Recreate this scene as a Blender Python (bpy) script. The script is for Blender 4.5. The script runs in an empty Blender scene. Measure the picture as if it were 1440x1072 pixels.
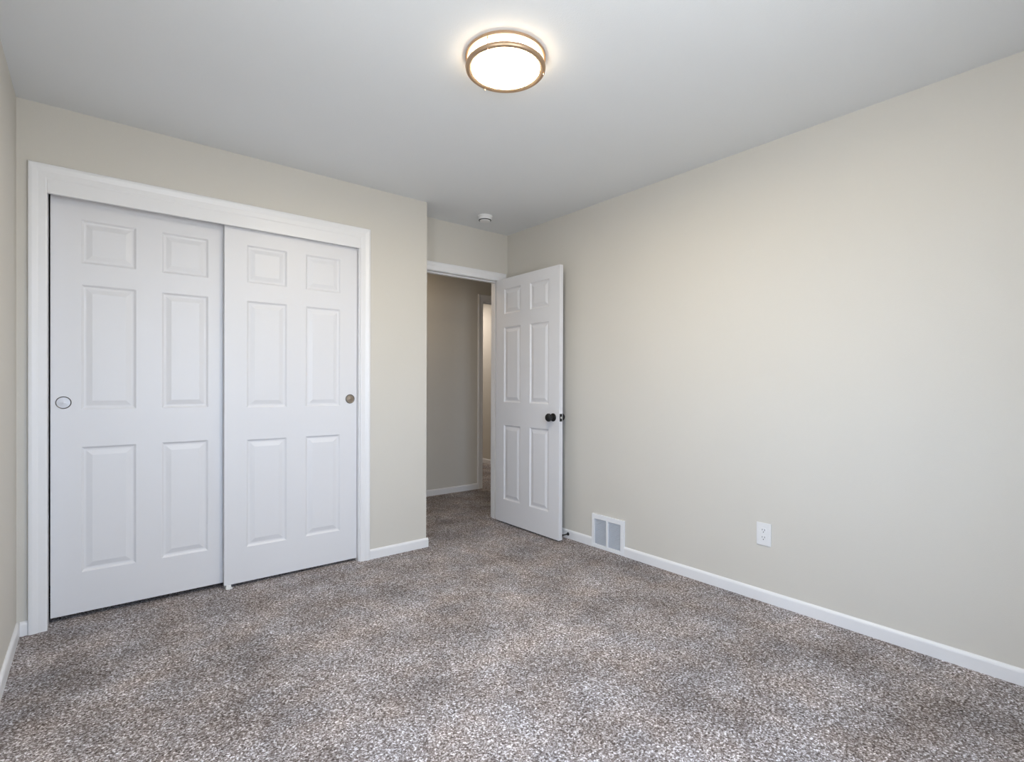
import bpy, bmesh, math
from mathutils import Vector, Matrix

# ------------------------------------------------------------------ camera
F_PX = 725.56
YAW = math.radians(39.02)          # clockwise from +Y
CAM_H = 1.1461
sc = bpy.context.scene
cam_d = bpy.data.cameras.new('camera')
cam = bpy.data.objects.new('camera', cam_d)
sc.collection.objects.link(cam)
cam.location = (0, 0, CAM_H)
cam.rotation_euler = (Matrix.Rotation(-YAW, 3, 'Z') @ Matrix.Rotation(math.radians(90-0.233), 3, 'X') @ Matrix.Rotation(math.radians(0.207), 3, 'Z')).to_euler()
cam_d.sensor_fit = 'HORIZONTAL'
cam_d.sensor_width = 36.0
cam_d.lens = F_PX / 1440 * 36.0
cam_d.shift_y = 9.36 / 1440
cam_d.clip_start = 0.02
sc.camera = cam

# ------------------------------------------------------------------ room numbers (metres)
ZC = 2.44
XL, XR = -0.2728, 2.7762            # left / right wall faces
YB = -0.32                          # wall behind the camera
YC, YA = 3.221, 3.496               # closet wall face, doorway wall face
XE = 1.8311                         # closet wall's free corner
WT = 0.105                          # wall thickness
YH0, YH1 = YA + WT, 4.678           # hall
XF = 4.492                          # far room's right wall
# ------------------------------------------------------------------ world, lights, exposure
W = bpy.data.worlds.new('sky'); sc.world = W; W.use_nodes = True
bg = W.node_tree.nodes['Background']
tcw = W.node_tree.nodes.new('ShaderNodeTexCoord'); sepw = W.node_tree.nodes.new('ShaderNodeSeparateXYZ')
rw = W.node_tree.nodes.new('ShaderNodeValToRGB')
W.node_tree.links.new(tcw.outputs['Generated'], sepw.inputs[0])
mw = W.node_tree.nodes.new('ShaderNodeMath'); mw.operation = 'MULTIPLY_ADD'; mw.inputs[1].default_value = 0.5; mw.inputs[2].default_value = 0.5
W.node_tree.links.new(sepw.outputs['Z'], mw.inputs[0]); W.node_tree.links.new(mw.outputs[0], rw.inputs[0])
W.node_tree.links.new(rw.outputs[0], bg.inputs['Color'])
rw.color_ramp.elements[0].position = 0.46; rw.color_ramp.elements[0].color = (0.62, 0.64, 0.66, 1)   # ground
rw.color_ramp.elements[1].position = 0.54; rw.color_ramp.elements[1].color = (0.60, 0.755, 1.0, 1)   # sky
bg.inputs['Strength'].default_value = 21.5

WINL = (0.35, 0.85, 0.85, 2.10)     # y0,y1,z0,z1 of a window added in the left wall for fill, out of frame
WIN = (0.30, 1.20, 0.85, 2.10)      # x0,x1,z0,z1 of the window in the wall behind the camera

def portal(name, loc, rot, sx, sy):
    l = bpy.data.lights.new(name, 'AREA'); l.shape = 'RECTANGLE'; l.size = sx; l.size_y = sy
    l.cycles.is_portal = True
    o = bpy.data.objects.new(name, l); o.location = loc; o.rotation_euler = rot
    sc.collection.objects.link(o)
portal('window_portal', ((WIN[0]+WIN[1])/2, YB-WT-0.01, (WIN[2]+WIN[3])/2), (math.radians(90), 0, 0), WIN[1]-WIN[0], WIN[3]-WIN[2])

portal('window_portal', (XL-WT-0.01, (WINL[0]+WINL[1])/2, (WINL[2]+WINL[3])/2), (math.radians(90), 0, math.radians(-90)), WINL[1]-WINL[0], WINL[3]-WINL[2])

def fill_light(name, loc, power, col, size):
    l = bpy.data.lights.new(name, 'AREA'); l.shape = 'DISK'; l.size = size; l.energy = power; l.color = col
    o = bpy.data.objects.new(name, l); o.location = loc
    sc.collection.objects.link(o)
fill_light('far_room_fill', (3.9, 6.4, 2.40), 16, (1.0, 0.88, 0.78), 0.35)  # added unseen fill that brightens the room beyond the hall

fill_light('hall_fill', (2.25, 4.1, 2.41), 3.0, (1.0, 0.76, 0.50), 0.3)  # added out of view to lift the hall wall

LAMP_E = 138.0
LAMP_C = (1.0, 0.87, 0.66)
sc.view_settings.view_transform = 'Standard'
sc.view_settings.look = 'None'
sc.view_settings.gamma = 1
sc.view_settings.use_curve_mapping = False
sc.view_settings.exposure = -0.04

# ------------------------------------------------------------------ materials
def mat(name, col, rough=0.5, metal=0.0, bump=None, spec=0.5, noise=None):
    m = bpy.data.materials.new(name); m.use_nodes = True
    nt = m.node_tree; b = nt.nodes['Principled BSDF']
    b.inputs['Base Color'].default_value = (*col, 1)
    b.inputs['Roughness'].default_value = rough
    b.inputs['Metallic'].default_value = metal
    b.inputs['Specular IOR Level'].default_value = spec
    tc = nt.nodes.new('ShaderNodeTexCoord')
    if bump:
        scale, dist, strength = bump
        n = nt.nodes.new('ShaderNodeTexNoise'); n.inputs['Scale'].default_value = scale
        n.inputs['Detail'].default_value = 3
        bp = nt.nodes.new('ShaderNodeBump'); bp.inputs['Distance'].default_value = dist
        bp.inputs['Strength'].default_value = strength
        nt.links.new(tc.outputs['Object'], n.inputs['Vector'])
        nt.links.new(n.outputs['Fac'], bp.inputs['Height'])
        nt.links.new(bp.outputs['Normal'], b.inputs['Normal'])
    if noise:
        scale, amt = noise
        n = nt.nodes.new('ShaderNodeTexNoise'); n.inputs['Scale'].default_value = scale
        r = nt.nodes.new('ShaderNodeMix'); r.data_type = 'RGBA'
        r.inputs['A'].default_value = (*[c*(1-amt) for c in col], 1)
        r.inputs['B'].default_value = (*[min(1, c*(1+amt)) for c in col], 1)
        nt.links.new(tc.outputs['Object'], n.inputs['Vector'])
        nt.links.new(n.outputs['Fac'], r.inputs['Factor'])
        nt.links.new(r.outputs['Result'], b.inputs['Base Color'])
    return m

M_wall = mat('greige_wall_paint', (0.635, 0.608, 0.552), 0.75, bump=(260, 0.0012, 0.35), noise=(3, 0.012), spec=0.3)
M_ceil = mat('ceiling_paint', (0.755, 0.775, 0.785), 0.9, bump=(180, 0.0015, 0.4), noise=(3, 0.012), spec=0.2)
M_trim = mat('white_trim_paint', (0.80, 0.80, 0.81), 0.38, bump=(40, 0.0006, 0.15))
M_door = mat('white_door_paint', (0.74, 0.74, 0.76), 0.42, bump=(60, 0.0006, 0.2))
M_metal = mat('brushed_nickel', (0.66, 0.66, 0.68), 0.62, 1.0, bump=(300, 0.0005, 0.1))
M_rim = mat('dark_nickel', (0.20, 0.19, 0.18), 0.35, 1.0, bump=(300, 0.0005, 0.1))
M_pull_reflect = mat('pull_brown_reflection', (0.34, 0.28, 0.22), 0.45, 1.0, bump=(300, 0.0005, 0.1))  # brown reflection on the right finger pull, put into its base colour
M_ring = mat('fixture_ring_metal', (0.56, 0.40, 0.27), 0.45, 1.0, bump=(300, 0.0004, 0.1))
M_black = mat('matte_black_metal', (0.004, 0.004, 0.004), 0.6, 0.0, bump=(200, 0.0003, 0.1))
M_rubber = mat('black_rubber', (0.01, 0.01, 0.01), 0.7, bump=(200, 0.0003, 0.1))
M_plastic = mat('white_plastic', (0.78, 0.78, 0.78), 0.35, bump=(90, 0.0003, 0.1))
M_vent = mat('white_enamel', (0.84, 0.85, 0.87), 0.4, bump=(90, 0.0003, 0.1))
M_louver = mat('louver_enamel', (0.72, 0.74, 0.77), 0.4, bump=(90, 0.0003, 0.1))
M_slot = mat('slot_dark', (0.03, 0.03, 0.03), 0.8, bump=(90, 0.0003, 0.1))
M_steel = mat('bright_steel', (0.85, 0.85, 0.85), 0.2, 1.0, bump=(200, 0.0003, 0.1))

def carpet():
    m = bpy.data.materials.new('carpet'); m.use_nodes = True
    nt = m.node_tree; N = nt.nodes; L = nt.links; b = N['Principled BSDF']
    b.inputs['Roughness'].default_value = 0.95
    b.inputs['Specular IOR Level'].default_value = 0.1
    tc = N.new('ShaderNodeTexCoord')
    # yarn tufts: small wobbling cells
    warp = N.new('ShaderNodeTexNoise'); warp.inputs['Scale'].default_value = 90; warp.inputs['Detail'].default_value = 2
    L.new(tc.outputs['Object'], warp.inputs['Vector'])
    ma = N.new('ShaderNodeVectorMath'); ma.operation = 'SCALE'; ma.inputs['Scale'].default_value = 0.012
    L.new(warp.outputs['Color'], ma.inputs[0])
    ad = N.new('ShaderNodeVectorMath'); ad.operation = 'ADD'
    L.new(tc.outputs['Object'], ad.inputs[0]); L.new(ma.outputs['Vector'], ad.inputs[1])
    vo = N.new('ShaderNodeTexVoronoi'); vo.inputs['Scale'].default_value = 170
    L.new(ad.outputs['Vector'], vo.inputs['Vector'])
    n1 = N.new('ShaderNodeTexNoise'); n1.inputs['Scale'].default_value = 135; n1.inputs['Detail'].default_value = 2.5
    n1.inputs['Roughness'].default_value = 0.65
    L.new(ad.outputs['Vector'], n1.inputs['Vector'])
    # each tuft has its own tone of yarn
    sep = N.new('ShaderNodeSeparateColor'); L.new(vo.outputs['Color'], sep.inputs['Color'])
    mx = N.new('ShaderNodeMath'); mx.operation = 'MULTIPLY_ADD'
    L.new(sep.outputs['Red'], mx.inputs[0]); mx.inputs[1].default_value = 0.22
    L.new(n1.outputs['Fac'], mx.inputs[2])
    ramp = N.new('ShaderNodeValToRGB'); e = ramp.color_ramp.elements
    e[0].position = 0.40; e[0].color = (0.060, 0.051, 0.047, 1)
    e[1].position = 0.84; e[1].color = (0.66, 0.655, 0.68, 1)
    for p, c in ((0.54, (0.150, 0.130, 0.122, 1)), (0.66, (0.265, 0.245, 0.240, 1))):
        k = e.new(p); k.color = c
    L.new(mx.outputs['Value'], ramp.inputs['Fac'])
    # large soft areas where the pile lies another way
    n2 = N.new('ShaderNodeTexNoise'); n2.inputs['Scale'].default_value = 3.2; n2.inputs['Detail'].default_value = 4
    L.new(tc.outputs['Object'], n2.inputs['Vector'])
    mr = N.new('ShaderNodeMapRange'); mr.inputs['From Min'].default_value = 0.3; mr.inputs['From Max'].default_value = 0.7
    mr.inputs['To Min'].default_value = 1.05; mr.inputs['To Max'].default_value = 1.85
    L.new(n2.outputs['Fac'], mr.inputs['Value'])
    mul = N.new('ShaderNodeVectorMath'); mul.operation = 'SCALE'
    L.new(ramp.outputs['Color'], mul.inputs[0]); L.new(mr.outputs['Result'], mul.inputs['Scale'])
    tint = N.new('ShaderNodeMix'); tint.data_type = 'RGBA'
    tint.inputs['A'].default_value = (1.0, 0.94, 0.90, 1); tint.inputs['B'].default_value = (0.985, 0.995, 1.03, 1)
    n3 = N.new('ShaderNodeTexNoise'); n3.inputs['Scale'].default_value = 5.0; n3.inputs['Detail'].default_value = 5
    L.new(tc.outputs['Object'], n3.inputs['Vector'])
    m3 = N.new('ShaderNodeMapRange'); m3.inputs['From Min'].default_value = 0.35; m3.inputs['From Max'].default_value = 0.65
    L.new(n3.outputs['Fac'], m3.inputs['Value']); L.new(m3.outputs['Result'], tint.inputs['Factor'])
    tm = N.new('ShaderNodeVectorMath'); tm.operation = 'MULTIPLY'
    L.new(mul.outputs['Vector'], tm.inputs[0]); L.new(tint.outputs['Result'], tm.inputs[1])
    L.new(tm.outputs['Vector'], b.inputs['Base Color'])
    bp = N.new('ShaderNodeBump'); bp.inputs['Distance'].default_value = 0.012; bp.inputs['Strength'].default_value = 0.8
    L.new(n1.outputs['Fac'], bp.inputs['Height']); L.new(bp.outputs['Normal'], b.inputs['Normal'])
    return m
M_carpet = carpet()

def emit(name, col, s):
    m = bpy.data.materials.new(name); m.use_nodes = True
    b = m.node_tree.nodes['Principled BSDF']
    b.inputs['Base Color'].default_value = (0.9, 0.9, 0.9, 1)
    b.inputs['Emission Color'].default_value = (*col, 1)
    b.inputs['Emission Strength'].default_value = s
    return m
M_glow = emit('lit_diffuser', LAMP_C, LAMP_E)
M_side = emit('lit_side_diffuser', LAMP_C, LAMP_E*0.085)

def glass():
    m = bpy.data.materials.new('window_glass'); m.use_nodes = True
    nt = m.node_tree; N = nt.nodes; N.remove(N['Principled BSDF'])
    t = N.new('ShaderNodeBsdfTransparent'); g = N.new('ShaderNodeBsdfGlossy'); g.inputs['Roughness'].default_value = 0.02
    mi = N.new('ShaderNodeMixShader'); mi.inputs[0].default_value = 0.06
    nt.links.new(t.outputs[0], mi.inputs[1]); nt.links.new(g.outputs[0], mi.inputs[2])
    nt.links.new(mi.outputs[0], N['Material Output'].inputs['Surface'])
    return m
M_glass = glass()

# ------------------------------------------------------------------ helpers
def obj(name, bm, m, parent=None, smooth=None):
    bmesh.ops.recalc_face_normals(bm, faces=bm.faces[:])
    me = bpy.data.meshes.new(name); bm.to_mesh(me); bm.free()
    o = bpy.data.objects.new(name, me); sc.collection.objects.link(o)
    me.materials.append(m)
    if parent: o.parent = parent
    if smooth is not None:
        for p in me.polygons: p.use_smooth = True
        me.set_sharp_from_angle(angle=math.radians(smooth))
    return o

def box(bm, x0, x1, y0, y1, z0, z1, bev=0):
    t = bmesh.new()
    bmesh.ops.create_cube(t, size=1)
    for v in t.verts:
        v.co = Vector((x0 if v.co.x < 0 else x1, y0 if v.co.y < 0 else y1, z0 if v.co.z < 0 else z1))
    if bev: bmesh.ops.bevel(t, geom=t.edges[:], offset=bev, segments=2, affect='EDGES', profile=0.6)
    me = bpy.data.meshes.new('tmp'); t.to_mesh(me); t.free()
    bm.from_mesh(me); bpy.data.meshes.remove(me)

def B(*a, **k):
    bm = bmesh.new(); box(bm, *a, **k); return bm

def tag(o, label, cat, kind=None, group=None):
    o['label'] = label; o['category'] = cat
    if kind: o['kind'] = kind
    if group: o['group'] = group
    return o

def empty(name, loc, rz=0):
    o = bpy.data.objects.new(name, None); o.empty_display_size = 0.1
    o.location = loc; o.rotation_euler = (0, 0, rz); sc.collection.objects.link(o)
    return o

def lathe(prof, n=48, M=None):
    """prof: list of (r, h) about local Z"""
    bm = bmesh.new(); rings = []
    for r, h in prof:
        if r < 1e-6: rings.append([bm.verts.new((0, 0, h))])
        else: rings.append([bm.verts.new((r*math.cos(2*math.pi*i/n), r*math.sin(2*math.pi*i/n), h)) for i in range(n)])
    for a, b in zip(rings, rings[1:]):
        for i in range(n):
            j = (i+1) % n
            if len(a) == 1 and len(b) == 1: continue
            if len(a) == 1: bm.faces.new((a[0], b[i], b[j]))
            elif len(b) == 1: bm.faces.new((a[i], a[j], b[0]))
            else: bm.faces.new((a[i], a[j], b[j], b[i]))
    if M is not None: bmesh.ops.transform(bm, matrix=M, verts=bm.verts[:])
    return bm

def prism(bm, profile, path_a, path_b, up=Vector((0, 0, 1)), side=None, cutA=0, cutB=0):
    """sweep a 2D profile (s across, t out) from a to b; s along `up`, t along `side`.
    cutA/cutB mitre: end shifted along the path by cut*s."""
    d = (path_b-path_a).normalized()
    A = [bm.verts.new(path_a + up*s + side*t + d*(cutA*s)) for s, t in profile]
    Bv = [bm.verts.new(path_b + up*s + side*t + d*(cutB*s)) for s, t in profile]
    n = len(profile)
    for i in range(n):
        j = (i+1) % n
        bm.faces.new((A[i], A[j], Bv[j], Bv[i]))
    bm.faces.new(A[::-1]); bm.faces.new(Bv)

# ------------------------------------------------------------------ shell
S = 'structure'
# floor: bedroom, closet, hall and the room beyond, one carpet
tag(obj('floor', B(XL-WT, XF+WT, YB-WT, 8.0, -0.08, 0.0), M_carpet), 'speckled taupe grey cut pile carpet running through bedroom and hall', 'floor', S)
tag(obj('ceiling', B(XL-WT, XF+WT, YB-WT, 8.0, ZC, ZC+0.1), M_ceil), 'flat pale grey painted ceiling over the bedroom', 'ceiling', S)

def wall(name, bm, label, m=None):
    return tag(obj(name, bm, m or M_wall), label, 'wall', S)

# left wall with opening for the added window
bm = bmesh.new()
y0, y1, z0, z1 = WINL
box(bm, XL-WT, XL, YB-WT, y0, 0, ZC); box(bm, XL-WT, XL, y1, YC+0.75, 0, ZC)
box(bm, XL-WT, XL, y0, y1, 0, z0); box(bm, XL-WT, XL, y0, y1, z1, ZC)
wall('wall_left', bm, 'greige painted wall at the left edge beside the closet')
# back wall with window opening
bm = bmesh.new()
x0, x1, z0, z1 = WIN
box(bm, XL, x0, YB-WT, YB, 0, ZC); box(bm, x1, XR, YB-WT, YB, 0, ZC)
box(bm, x0, x1, YB-WT, YB, 0, z0); box(bm, x0, x1, YB-WT, YB, z1, ZC)
wall('wall_back', bm, 'greige painted wall behind the camera holding a window')
wall('wall_right', B(XR, XR+WT, YB-WT, YA, 0, ZC), 'long greige painted wall on the right with vent and outlet')

# closet wall (front) with its sliding door opening
OX0, OX1, OZ = -0.168, 1.333, 2.099
bm = bmesh.new()
box(bm, XL, OX0-0.018, YC, YC+WT, 0, ZC); box(bm, OX1+0.018, XE, YC, YC+WT, 0, ZC)
box(bm, OX0-0.018, OX1+0.018, YC, YC+WT, OZ, ZC)
wall('wall_closet', bm, 'greige painted wall around the sliding closet doors')
# alcove side wall, runs from closet corner back along the hall
wall('wall_alcove', B(XE-WT, XE, YC+WT, YH1, 0, ZC), 'greige side wall of the entry alcove behind the closet corner')
wall('wall_closet_back', B(XL, XE-WT, YC+0.70, YC+0.75, 0, ZC), 'dim wall at the back of the closet')
# doorway wall
JX0, JX1, JZ = 1.905, 2.684, 2.036
bm = bmesh.new()
box(bm, XE, JX0-0.018, YA, YA+WT, 0, ZC); box(bm, JX1+0.018, XR+WT, YA, YA+WT, 0, ZC)
box(bm, JX0-0.018, JX1+0.018, YA, YA+WT, JZ+0.018, ZC)
wall('wall_doorway', bm, 'greige wall with the open doorway in the alcove')
# hall
HX0, HX1, HZ = 3.368, 4.13, 2.08
bm = bmesh.new()
box(bm, XE-WT, HX0-0.018, YH1, YH1+WT, 0, ZC); box(bm, HX1+0.018, XF, YH1, YH1+WT, 0, ZC)
box(bm, HX0-0.018, HX1+0.018, YH1, YH1+WT, HZ+0.018, ZC)
wall('wall_hall', bm, 'greige hallway wall seen through the open doorway')
wall('wall_hall_near', B(XR+WT, XF, YA, YA+WT, 0, ZC), 'hallway wall running on past the bedroom')
wall('wall_far', B(XF, XF+WT, YA, 8.0, 0, ZC), 'warm lit wall of the room beyond the hall')
wall('wall_far_left', B(2.6, 2.6+WT, YH1+WT, 8.0, 0, ZC), 'left wall of the room beyond the hall')
wall('wall_far_back', B(2.6+WT, XF, 7.9, 8.0, 0, ZC), 'end wall of the room beyond the hall')

# ------------------------------------------------------------------ casings and jambs
CP = [(0, 0), (0, 0.009), (0.006, 0.0115), (0.030, 0.0125), (0.036, 0.0145), (0.052, 0.0185), (0.062, 0.0175), (0.066, 0.014), (0.067, 0)]  # s from inner edge
def casing(name, x0, x1, ztop, yface, label, sgn=-1, w=1.0, wr=1.0, kind=S):
    """door casing on plane y=yface around opening x0..x1 up to ztop (inner edge of trim)"""
    side = Vector((0, sgn, 0)); bm = bmesh.new()
    P = [(s*w, t) for s, t in CP]
    PR = [(s*wr, t) for s, t in CP]
    # left leg: s goes to -x ; mitre at the top: z increases with s
    prism(bm, P, Vector((x0, yface, 0)), Vector((x0, yface, ztop)), up=Vector((-1, 0, 0)), side=side, cutB=1)
    prism(bm, PR, Vector((x1, yface, 0)), Vector((x1, yface, ztop)), up=Vector((1, 0, 0)), side=side, cutB=1*w/wr)
    prism(bm, P, Vector((x0, yface, ztop)), Vector((x1, yface, ztop)), up=Vector((0, 0, 1)), side=side, cutA=-1, cutB=wr/w)
    return tag(obj(name, bm, M_trim), label, 'trim', kind)

casing('trim_1', OX0, OX1+0.007, OZ-0.003, YC, 'white moulded casing around the sliding closet doors')
# closet fascia board hiding the track, and the jambs
bm = bmesh.new()
box(bm, OX0, OX1+0.007, YC-0.009, YC+0.010, 2.031, 2.0975, bev=0.0015)
tag(obj('trim_2', bm, M_trim), 'flat white fascia board under the closet head casing', 'trim', S)
bm = bmesh.new()
box(bm, OX0-0.018, OX0, YC, YC+WT, 0, OZ); box(bm, OX1, OX1+0.018, YC, YC+WT, 0, OZ)
box(bm, OX0, OX1, YC+0.012, YC+WT, 2.085, OZ)
tag(obj('trim_3', bm, M_trim), 'white jamb boards lining the closet opening', 'trim', S)
# doorway casing, jamb and stop
casing('trim_4', JX0-0.006, JX1+0.006, JZ+0.002, YA, 'white casing around the open bedroom doorway', wr=0.98, w=1.0)
bm = bmesh.new()
def jamb(bm, x0, x1, zt, ya, stop_y):
    box(bm, x0-0.018, x0, ya-0.001, ya+WT+0.001, 0, zt+0.018, bev=0.001)
    box(bm, x1, x1+0.018, ya-0.001, ya+WT+0.001, 0, zt+0.018, bev=0.001)
    box(bm, x0, x1, ya-0.001, ya+WT+0.001, zt, zt+0.018, bev=0.001)
    box(bm, x0, x0+0.010, stop_y, stop_y+0.034, 0, zt, bev=0.001)
    box(bm, x1-0.010, x1, stop_y, stop_y+0.034, 0, zt, bev=0.001)
    box(bm, x0+0.010, x1-0.010, stop_y, stop_y+0.034, zt-0.010, zt, bev=0.001)
jamb(bm, JX0, JX1, JZ, YA, YA+0.038)
tag(obj('trim_5', bm, M_trim), 'white jamb and stop lining the open bedroom doorway', 'trim', S)
casing('trim_6', HX0-0.003, HX1+0.003, HZ+0.01, YH1, 'white casing of the opening across the hall', w=1.0, wr=1.0)
bm = bmesh.new(); jamb(bm, HX0, HX1, HZ, YH1, YH1+0.04)
tag(obj('trim_7', bm, M_trim), 'white jamb lining the opening across the hall', 'trim', S)
casing('trim_8', JX0-0.006, JX1+0.006, JZ+0.004, YH0, 'white casing on the hall side of the bedroom doorway', sgn=1)

# ------------------------------------------------------------------ baseboards
BP = [(0, 0), (0, 0.012), (0.050, 0.012), (0.056, 0.0105), (0.061, 0.007), (0.064, 0.003), (0.064, 0)]
UP = Vector((0, 0, 1))
def board(name, runs, label):
    bm = bmesh.new()
    for a, b, side in runs:
        prism(bm, BP, Vector((*a, 0)), Vector((*b, 0)), up=UP, side=Vector((*side, 0)))
    return tag(obj(name, bm, M_trim), label, 'baseboard', S)
VY0, VY1 = 2.212, 2.499
board('baseboard_right', [((XR, YB), (XR, VY0), (-1, 0)), ((XR, VY1), (XR, YA-0.019), (-1, 0))], 'low white baseboard along the right wall on both sides of the vent')
board('baseboard_left', [((XL, YB), (XL, YC), (1, 0))], 'low white baseboard along the left wall')
board('baseboard_back', [((XL+0.013, YB), (XR-0.013, YB), (0, 1))], 'low white baseboard under the window behind the camera')
board('baseboard_closet', [((XL+0.012, YC), (OX0-0.067, YC), (0, -1)), ((OX1+0.074, YC), (XE+0.012, YC), (0, -1))], 'short white baseboards on either side of the closet casing')
board('baseboard_alcove', [((XE, YC+0.0005), (XE, YA-0.02), (1, 0))], 'white baseboard on the alcove side wall')
board('baseboard_hall', [((XE, YH1), (HX0-0.070, YH1), (0, -1))], 'white baseboard along the hallway wall')
board('baseboard_far', [((XF, YH1+WT), (XF, 7.9), (-1, 0))], 'white baseboard in the room beyond the hall')

# ------------------------------------------------------------------ windows (one behind the camera, one added out of frame for more daylight)
def window(name, M, w, h, label):
    r = empty(name, (0, 0, 0)); r.matrix_world = M
    tag(r, label, 'window', S)
    bm = bmesh.new(); f = 0.045
    for a in ((-w/2, -w/2+f, 0, h), (w/2-f, w/2, 0, h), (-w/2+f, w/2-f, 0, f), (-w/2+f, w/2-f, h-f, h), (-w/2+f, w/2-f, h/2-0.02, h/2+0.02)):
        box(bm, a[0], a[1], 0.03, 0.08, a[2], a[3], bev=0.002)
    obj('window_frame', bm, M_trim, r)
    obj('window_glass', B(-w/2+f, w/2-f, 0.053, 0.057, f, h-f), M_glass, r)
    bm = bmesh.new(); box(bm, -w/2-0.05, w/2+0.05, -0.035, 0.0, -0.022, 0.0, bev=0.003)
    obj('window_sill', bm, M_trim, r)
    bm = bmesh.new()
    for a in ((-w/2-0.065, -w/2, 0, h+0.065), (w/2, w/2+0.065, 0, h+0.065), (-w/2, w/2, h, h+0.065)):
        box(bm, a[0], a[1], -0.015, 0, a[2], a[3])
    obj('window_casing', bm, M_trim, r)
# local +Y points outward
window('window_1', Matrix.Translation(((WIN[0]+WIN[1])/2, YB, WIN[2])) @ Matrix.Rotation(math.pi, 4, 'Z'), WIN[1]-WIN[0], WIN[3]-WIN[2], 'white framed window in the wall behind the camera')

window('added_window', Matrix.Translation((XL, (WINL[0]+WINL[1])/2, WINL[2])) @ Matrix.Rotation(math.pi/2, 4, 'Z'), WINL[1]-WINL[0], WINL[3]-WINL[2], 'white framed window added unseen in the left wall for more daylight')

# ------------------------------------------------------------------ six panel doors
def panel_face(bm, w, h, cols, rows, y, sgn):
    """face of a moulded door in the plane y, panels sunk towards -sgn*y (sgn=-1: face looks to -y)"""
    xs = sorted({0, w, *[c for p in cols for c in p]}); zs = sorted({0, h, *[c for p in rows for c in p]})
    V = {}
    def v(x, z, dy):
        k = (round(x, 5), round(z, 5), round(dy, 5))
        if k not in V: V[k] = bm.verts.new((x, y - sgn*dy, z))
        return V[k]
    for i in range(len(xs)-1):
        for j in range(len(zs)-1):
            a, b, c, d = xs[i], xs[i+1], zs[j], zs[j+1]
            if (a, b) in cols and (c, d) in rows:
                steps = [(0, 0), (0.004, 0.003), (0.009, 0.0075), (0.014, 0.0085), (0.019, 0.0085), (0.040, 0.0025), (0.043, 0.0018)]
                for (i0, d0), (i1, d1) in zip(steps, steps[1:]):
                    o_ = [v(a+i0, c+i0, d0), v(b-i0, c+i0, d0), v(b-i0, d-i0, d0), v(a+i0, d-i0, d0)]
                    n_ = [v(a+i1, c+i1, d1), v(b-i1, c+i1, d1), v(b-i1, d-i1, d1), v(a+i1, d-i1, d1)]
                    for k in range(4):
                        bm.faces.new((o_[k], o_[(k+1) % 4], n_[(k+1) % 4], n_[k]))
                i1, d1 = steps[-1]
                bm.faces.new([v(a+i1, c+i1, d1), v(b-i1, c+i1, d1), v(b-i1, d-i1, d1), v(a+i1, d-i1, d1)])
            else:
                bm.faces.new([v(a, c, 0), v(b, c, 0), v(b, d, 0), v(a, d, 0)])
    return xs, zs, v

def door_leaf(w, h, th, cols, rows):
    bm = bmesh.new()
    xs, zs, f = panel_face(bm, w, h, cols, rows, 0.0, -1)
    _, _, g = panel_face(bm, w, h, cols, rows, th, 1)
    def strip(pts):
        for p, q in zip(pts, pts[1:]):
            bm.faces.new((f(*p, 0), f(*q, 0), g(*q, 0), g(*p, 0)))
    strip([(x, 0) for x in xs]); strip([(x, h) for x in xs]); strip([(0, z) for z in zs]); strip([(w, z) for z in zs])
    return bm

DW, DH = 0.764, 2.028
COLS = [(0.113, 0.331), (0.441, 0.655)]
ROWS = [(0.197, 0.812), (0.995, 1.609), (1.713, 1.927)]
def finger_pull(parent, x, z, m, label):
    # round cup pull let into the door face (local plane y=0, looking to -y)
    M = Matrix.Translation((x, 0, z)) @ Matrix.Rotation(math.pi/2, 4, 'X')
    o = obj('finger_pull', lathe([(0.0262, -0.001), (0.0262, 0.0005), (0.0250, 0.0006), (0.006, 0.0002), (0.004, 0.0008), (0, 0.001)], 48, M), m, parent, 40)
    rm = obj('rim', lathe([(0.0258, 0.0), (0.0258, 0.0022), (0.0275, 0.0030), (0.0295, 0.0020), (0.0300, 0.0)], 48, M), M_rim, o, 50)
    rm['label'] = 'darker metal rim'
    o['label'] = label
def closet_door(name, x, y, z, pull_x, pm, plabel, label):
    r = empty(name, (x, y, z)); tag(r, label, 'closet door', S)
    obj('door_panel', door_leaf(DW, DH, 0.030, COLS, ROWS), M_door, r)
    finger_pull(r, pull_x, 1.056-z, pm, plabel)
    return r
closet_door('door_1', -0.161, YC+0.072, 0.025, 0.047, M_metal, 'round nickel finger pull', 'left white six panel closet door sliding behind the other')
closet_door('door_2', 0.567, YC+0.030, 0.018, 0.720, M_pull_reflect, 'round finger pull with a brown reflection in its colour', 'right white six panel closet door sliding in front')

# closet floor guide between the two doors
g = empty('floor_guide', (0.588, YC+0.05, 0)); tag(g, 'small white plastic guide on the carpet where the sliding closet doors overlap', 'door guide')
bm = bmesh.new(); box(bm, -0.016, 0.016, -0.042, 0.055, 0.0, 0.006, bev=0.001)
obj('base_plate', bm, M_plastic, g)
bm = bmesh.new(); box(bm, -0.012, 0.012, -0.030, -0.024, 0.006, 0.020, bev=0.001); 
obj('fin', bm, M_plastic, g)
bm = bmesh.new(); box(bm, -0.012, 0.012, 0.012, 0.018, 0.006, 0.028, bev=0.001)
obj('fin', bm, M_plastic, g)

# top track the doors hang from
tag(obj('trim_9', B(OX0, OX1, YC+0.022, YC+0.105, 2.062, 2.085), M_metal), 'metal track above the sliding closet doors', 'track', S)

# ------------------------------------------------------------------ hinged bedroom door
HL = Vector((2.646, 3.477, 0.012)); FREE = Vector((2.638, 2.708, 0.012))
dvec = FREE-HL; rz = math.atan2(dvec.y, dvec.x)
W3 = dvec.length
r = empty('door_3', HL, rz); tag(r, 'white six panel hinged door standing open against the right wall', 'door', S)
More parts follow.
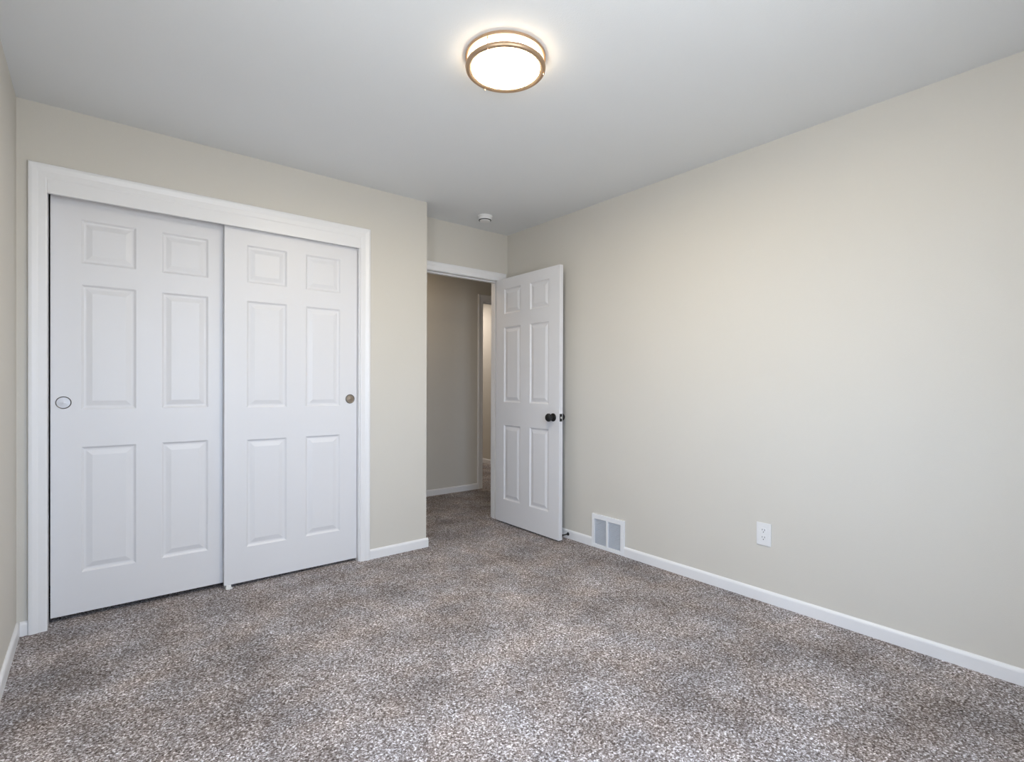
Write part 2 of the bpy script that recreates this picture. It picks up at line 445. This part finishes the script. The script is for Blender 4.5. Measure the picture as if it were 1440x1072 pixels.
# local x: hinge -> free edge; local +y points towards the right wall, face at y=0 looks to the room
C3 = [(0.107, 0.320), (0.436, 0.655)]
ROWS3 = [(0.190, 0.808), (0.996, 1.617), (1.727, 1.935)]
obj('door_panel', door_leaf(W3, 2.020, 0.035, C3, ROWS3), M_door, r)
KZ = 0.912-0.012; KX = W3-0.062
def knob(side):
    s = 1 if side > 0 else -1
    M = Matrix.Translation((KX, 0.035 if s > 0 else 0.0, KZ)) @ Matrix.Rotation(-s*math.pi/2, 4, 'X')
    o = obj('door_knob', lathe([(0, 0.0), (0.030, 0.0), (0.030, 0.004), (0.027, 0.007), (0.014, 0.009), (0.0115, 0.014), (0.0115, 0.026),
        (0.016, 0.030), (0.026, 0.036), (0.0300, 0.044), (0.0300, 0.051), (0.0265, 0.058), (0.018, 0.063), (0, 0.0645)], 48, M), M_black, r, 35)
    o['label'] = 'matte black round knob'
knob(-1); knob(1)
bm = B(W3-0.0005, W3+0.0015, 0.0055, 0.0295, KZ-0.028, KZ+0.028, bev=0.0006)
lp = obj('latch_plate', bm, M_black, r); lp['label'] = 'black latch plate'
bm = B(W3+0.001, W3+0.009, 0.010, 0.025, KZ-0.008, KZ+0.008, bev=0.002)
lb = obj('latch_bolt', bm, M_steel, lp); lb['label'] = 'bright steel latch bolt'
for z in (0.20, 1.02, 1.84):
    M = Matrix.Translation((-0.0075, 0.0405, z))
    bm = lathe([(0, -0.045), (0.0055, -0.045), (0.0055, 0.045), (0, 0.045)], 16, M)
    box(bm, -0.004, 0.030, 0.0352, 0.0372, -0.044+z, 0.044+z)
    obj('hinge', bm, M_black, r)

# door stop on the baseboard behind the door
s = empty('door_stop', (XR-0.012, 2.735, 0.035)); tag(s, 'small black door stop on the right baseboard by the open door', 'door stop')
Mx = Matrix.Rotation(-math.pi/2, 4, 'Y')
obj('base', lathe([(0, 0), (0.012, 0), (0.012, 0.003), (0.008, 0.008), (0, 0.008)], 24, Mx), M_black, s, 35)
obj('rod', lathe([(0.0045, 0.008), (0.0045, 0.060), (0, 0.060)], 20, Mx), M_black, s, 35)
obj('bumper', lathe([(0, 0.060), (0.009, 0.060), (0.0095, 0.064), (0.009, 0.074), (0.006, 0.077), (0, 0.077)], 24, Mx), M_rubber, s, 35)

# ------------------------------------------------------------------ ceiling light
LX, LY = 1.258, 1.600
c = empty('ceiling_light', (LX, LY, ZC)); tag(c, 'round double ring flush mount light glowing on the ceiling', 'ceiling light')
obj('canopy', lathe([(0, 0), (0.135, 0), (0.135, -0.008), (0, -0.008)], 64), M_trim, c, 35)
R1 = 0.158
def ring(name, zt, zb, ro, ri, lip):
    o = obj(name, lathe([(ri, zt), (ro-0.002, zt), (ro, zt-0.002), (ro, zb+0.002), (ro-0.002, zb), (ro-lip, zb), (ro-lip, zb+0.002), (ri, zb+0.004), (ri, zt)], 96), M_ring, c, 30)
    return o
u = ring('upper_ring', -0.002, -0.014, R1, R1-0.010, 0.008)
l_ = obj('lower_ring', lathe([(0.136, -0.040), (0.150, -0.0385), (0.1555, -0.041), (0.1575, -0.046), (0.1565, -0.052), (0.1525, -0.0565), (0.148, -0.0575), (0.140, -0.0555), (0.1335, -0.052), (0.1335, -0.046), (0.136, -0.040)], 96), M_ring, c, 60)
for k in range(3):
    a = math.radians(86+120*k)
    M = Matrix.Translation(((R1-0.005)*math.cos(a), (R1-0.005)*math.sin(a), 0))
    obj('post', lathe([(0, -0.010), (0.0018, -0.010), (0.0018, -0.040), (0, -0.040)], 12, M), M_ring, c, 35)
    M = Matrix.Translation(((R1-0.006)*math.cos(a), (R1-0.006)*math.sin(a), 0))
    obj('finial', lathe([(0, -0.056), (0.0025, -0.056), (0.0028, -0.060), (0.0015, -0.062), (0, -0.062)], 16, M), M_ring, c, 35)
obj('side_diffuser', lathe([(0.128, -0.008), (0.136, -0.010), (0.136, -0.042)], 96), M_side, c, 40)
obj('diffuser', lathe([(0.1330, -0.047), (0.1325, -0.0500), (0.128, -0.0520), (0.10, -0.0545), (0, -0.0575)], 96), M_glow, c, 40)

# ------------------------------------------------------------------ smoke detector
s = empty('smoke_detector', (2.320, 3.198, ZC)); tag(s, 'small round white smoke detector on the ceiling near the doorway', 'smoke detector')
obj('base', lathe([(0, 0), (0.056, 0), (0.056, -0.010), (0.053, -0.012), (0, -0.012)], 48), M_plastic, s, 35)
obj('cover', lathe([(0.052, -0.012), (0.053, -0.014), (0.052, -0.027), (0.049, -0.031), (0, -0.031)], 48), M_plastic, s, 35)
v_ = obj('sensor_slot', lathe([(0, -0.031), (0.0475, -0.031), (0.0470, -0.035), (0, -0.035)], 48), M_slot, s, 35); v_['label'] = 'dark sensing slot'
obj('cap', lathe([(0.040, -0.035), (0.042, -0.036), (0.038, -0.041), (0.020, -0.043), (0, -0.0435)], 48), M_plastic, s, 35)

# ------------------------------------------------------------------ wall vent (register)
v = empty('wall_vent', (XR, (VY0+VY1)/2, 0)); tag(v, 'white metal return vent with two louvered panels low on the right wall', 'vent')
hw = (VY1-VY0)/2; VH = 0.238
T = 0.014
bm = bmesh.new()
def fr(y0, y1, z0, z1): box(bm, -T, -0.0, y0, y1, z0, z1, bev=0.002)
fr(-hw, hw, VH-0.034, VH); fr(-hw, hw, 0.001, 0.026)
fr(-hw, -hw+0.030, 0.026, VH-0.034); fr(hw-0.022, hw, 0.026, VH-0.034); fr(-0.004, 0.012, 0.026, VH-0.034)
obj('frame', bm, M_vent, v)
for y0, y1 in ((-hw+0.030, -0.004), (0.012, hw-0.022)):
    bm = bmesh.new(); n = 22; z0, z1 = 0.026, VH-0.034; st = (z1-z0)/n
    for k in range(n):
        zc = z0+st*(k+0.5)
        pr = [(-0.0035, 0.001), (-0.0025, 0.001), (0.0035, 0.0085), (0.0025, 0.0085)]
        prism(bm, pr, Vector((0, y0, zc)), Vector((0, y1, zc)), up=UP, side=Vector((-1, 0, 0)))
    box(bm, -0.0012, -0.0002, y0, y1, z0, z1)
    obj('louver_panel', bm, M_louver, v)
for yy in (-hw+0.012, hw-0.011):
    M = Matrix.Translation((-T, yy, VH/2)) @ Matrix.Rotation(-math.pi/2, 4, 'Y')
    obj('screw', lathe([(0, 0), (0.004, 0), (0.0035, 0.0012), (0, 0.0015)], 16, M), M_vent, v, 35)

# ------------------------------------------------------------------ wall outlet
o = empty('wall_outlet', (XR, 1.287, 0.359)); tag(o, 'white duplex electrical outlet low on the bare right wall', 'outlet')
bm = B(-0.0055, 0, -0.038, 0.038, -0.060, 0.060, bev=0.002)
obj('cover_plate', bm, M_plastic, o)
for zc in (0.0195, -0.0195):
    bm = bmesh.new(); pts = []
    for i in range(32):
        a = 2*math.pi*i/32
        pts.append((0.0172*math.cos(a), max(-0.0140, min(0.0140, 0.0172*math.sin(a)))))
    A = [bm.verts.new((-0.0050, y, z+zc)) for y, z in pts]; Bv = [bm.verts.new((-0.0072, y*0.97, z*0.97+zc)) for y, z in pts]
    for i in range(32): bm.faces.new((A[i], A[(i+1) % 32], Bv[(i+1) % 32], Bv[i]))
    bm.faces.new(Bv)
    rc = obj('receptacle', bm, M_plastic, o)
    for yy, hh in ((0.0063, 0.0040), (-0.0063, 0.0048)):
        sl = obj('slot', B(-0.0076, -0.0068, yy-0.0011, yy+0.0011, zc+0.004-hh, zc+0.004+hh), M_slot, rc); sl['label'] = 'dark blade slot'
    M = Matrix.Translation((-0.0068, 0, zc-0.0075)) @ Matrix.Rotation(-math.pi/2, 4, 'Y')
    sl = obj('ground_hole', lathe([(0, 0), (0.0026, 0), (0.0026, 0.0008), (0, 0.0008)], 16, M), M_slot, rc); sl['label'] = 'dark round ground hole'
M = Matrix.Translation((-0.0053, 0, 0)) @ Matrix.Rotation(-math.pi/2, 4, 'Y')
obj('screw', lathe([(0, 0), (0.0032, 0), (0.0026, 0.0012), (0, 0.0015)], 16, M), M_plastic, o, 35)
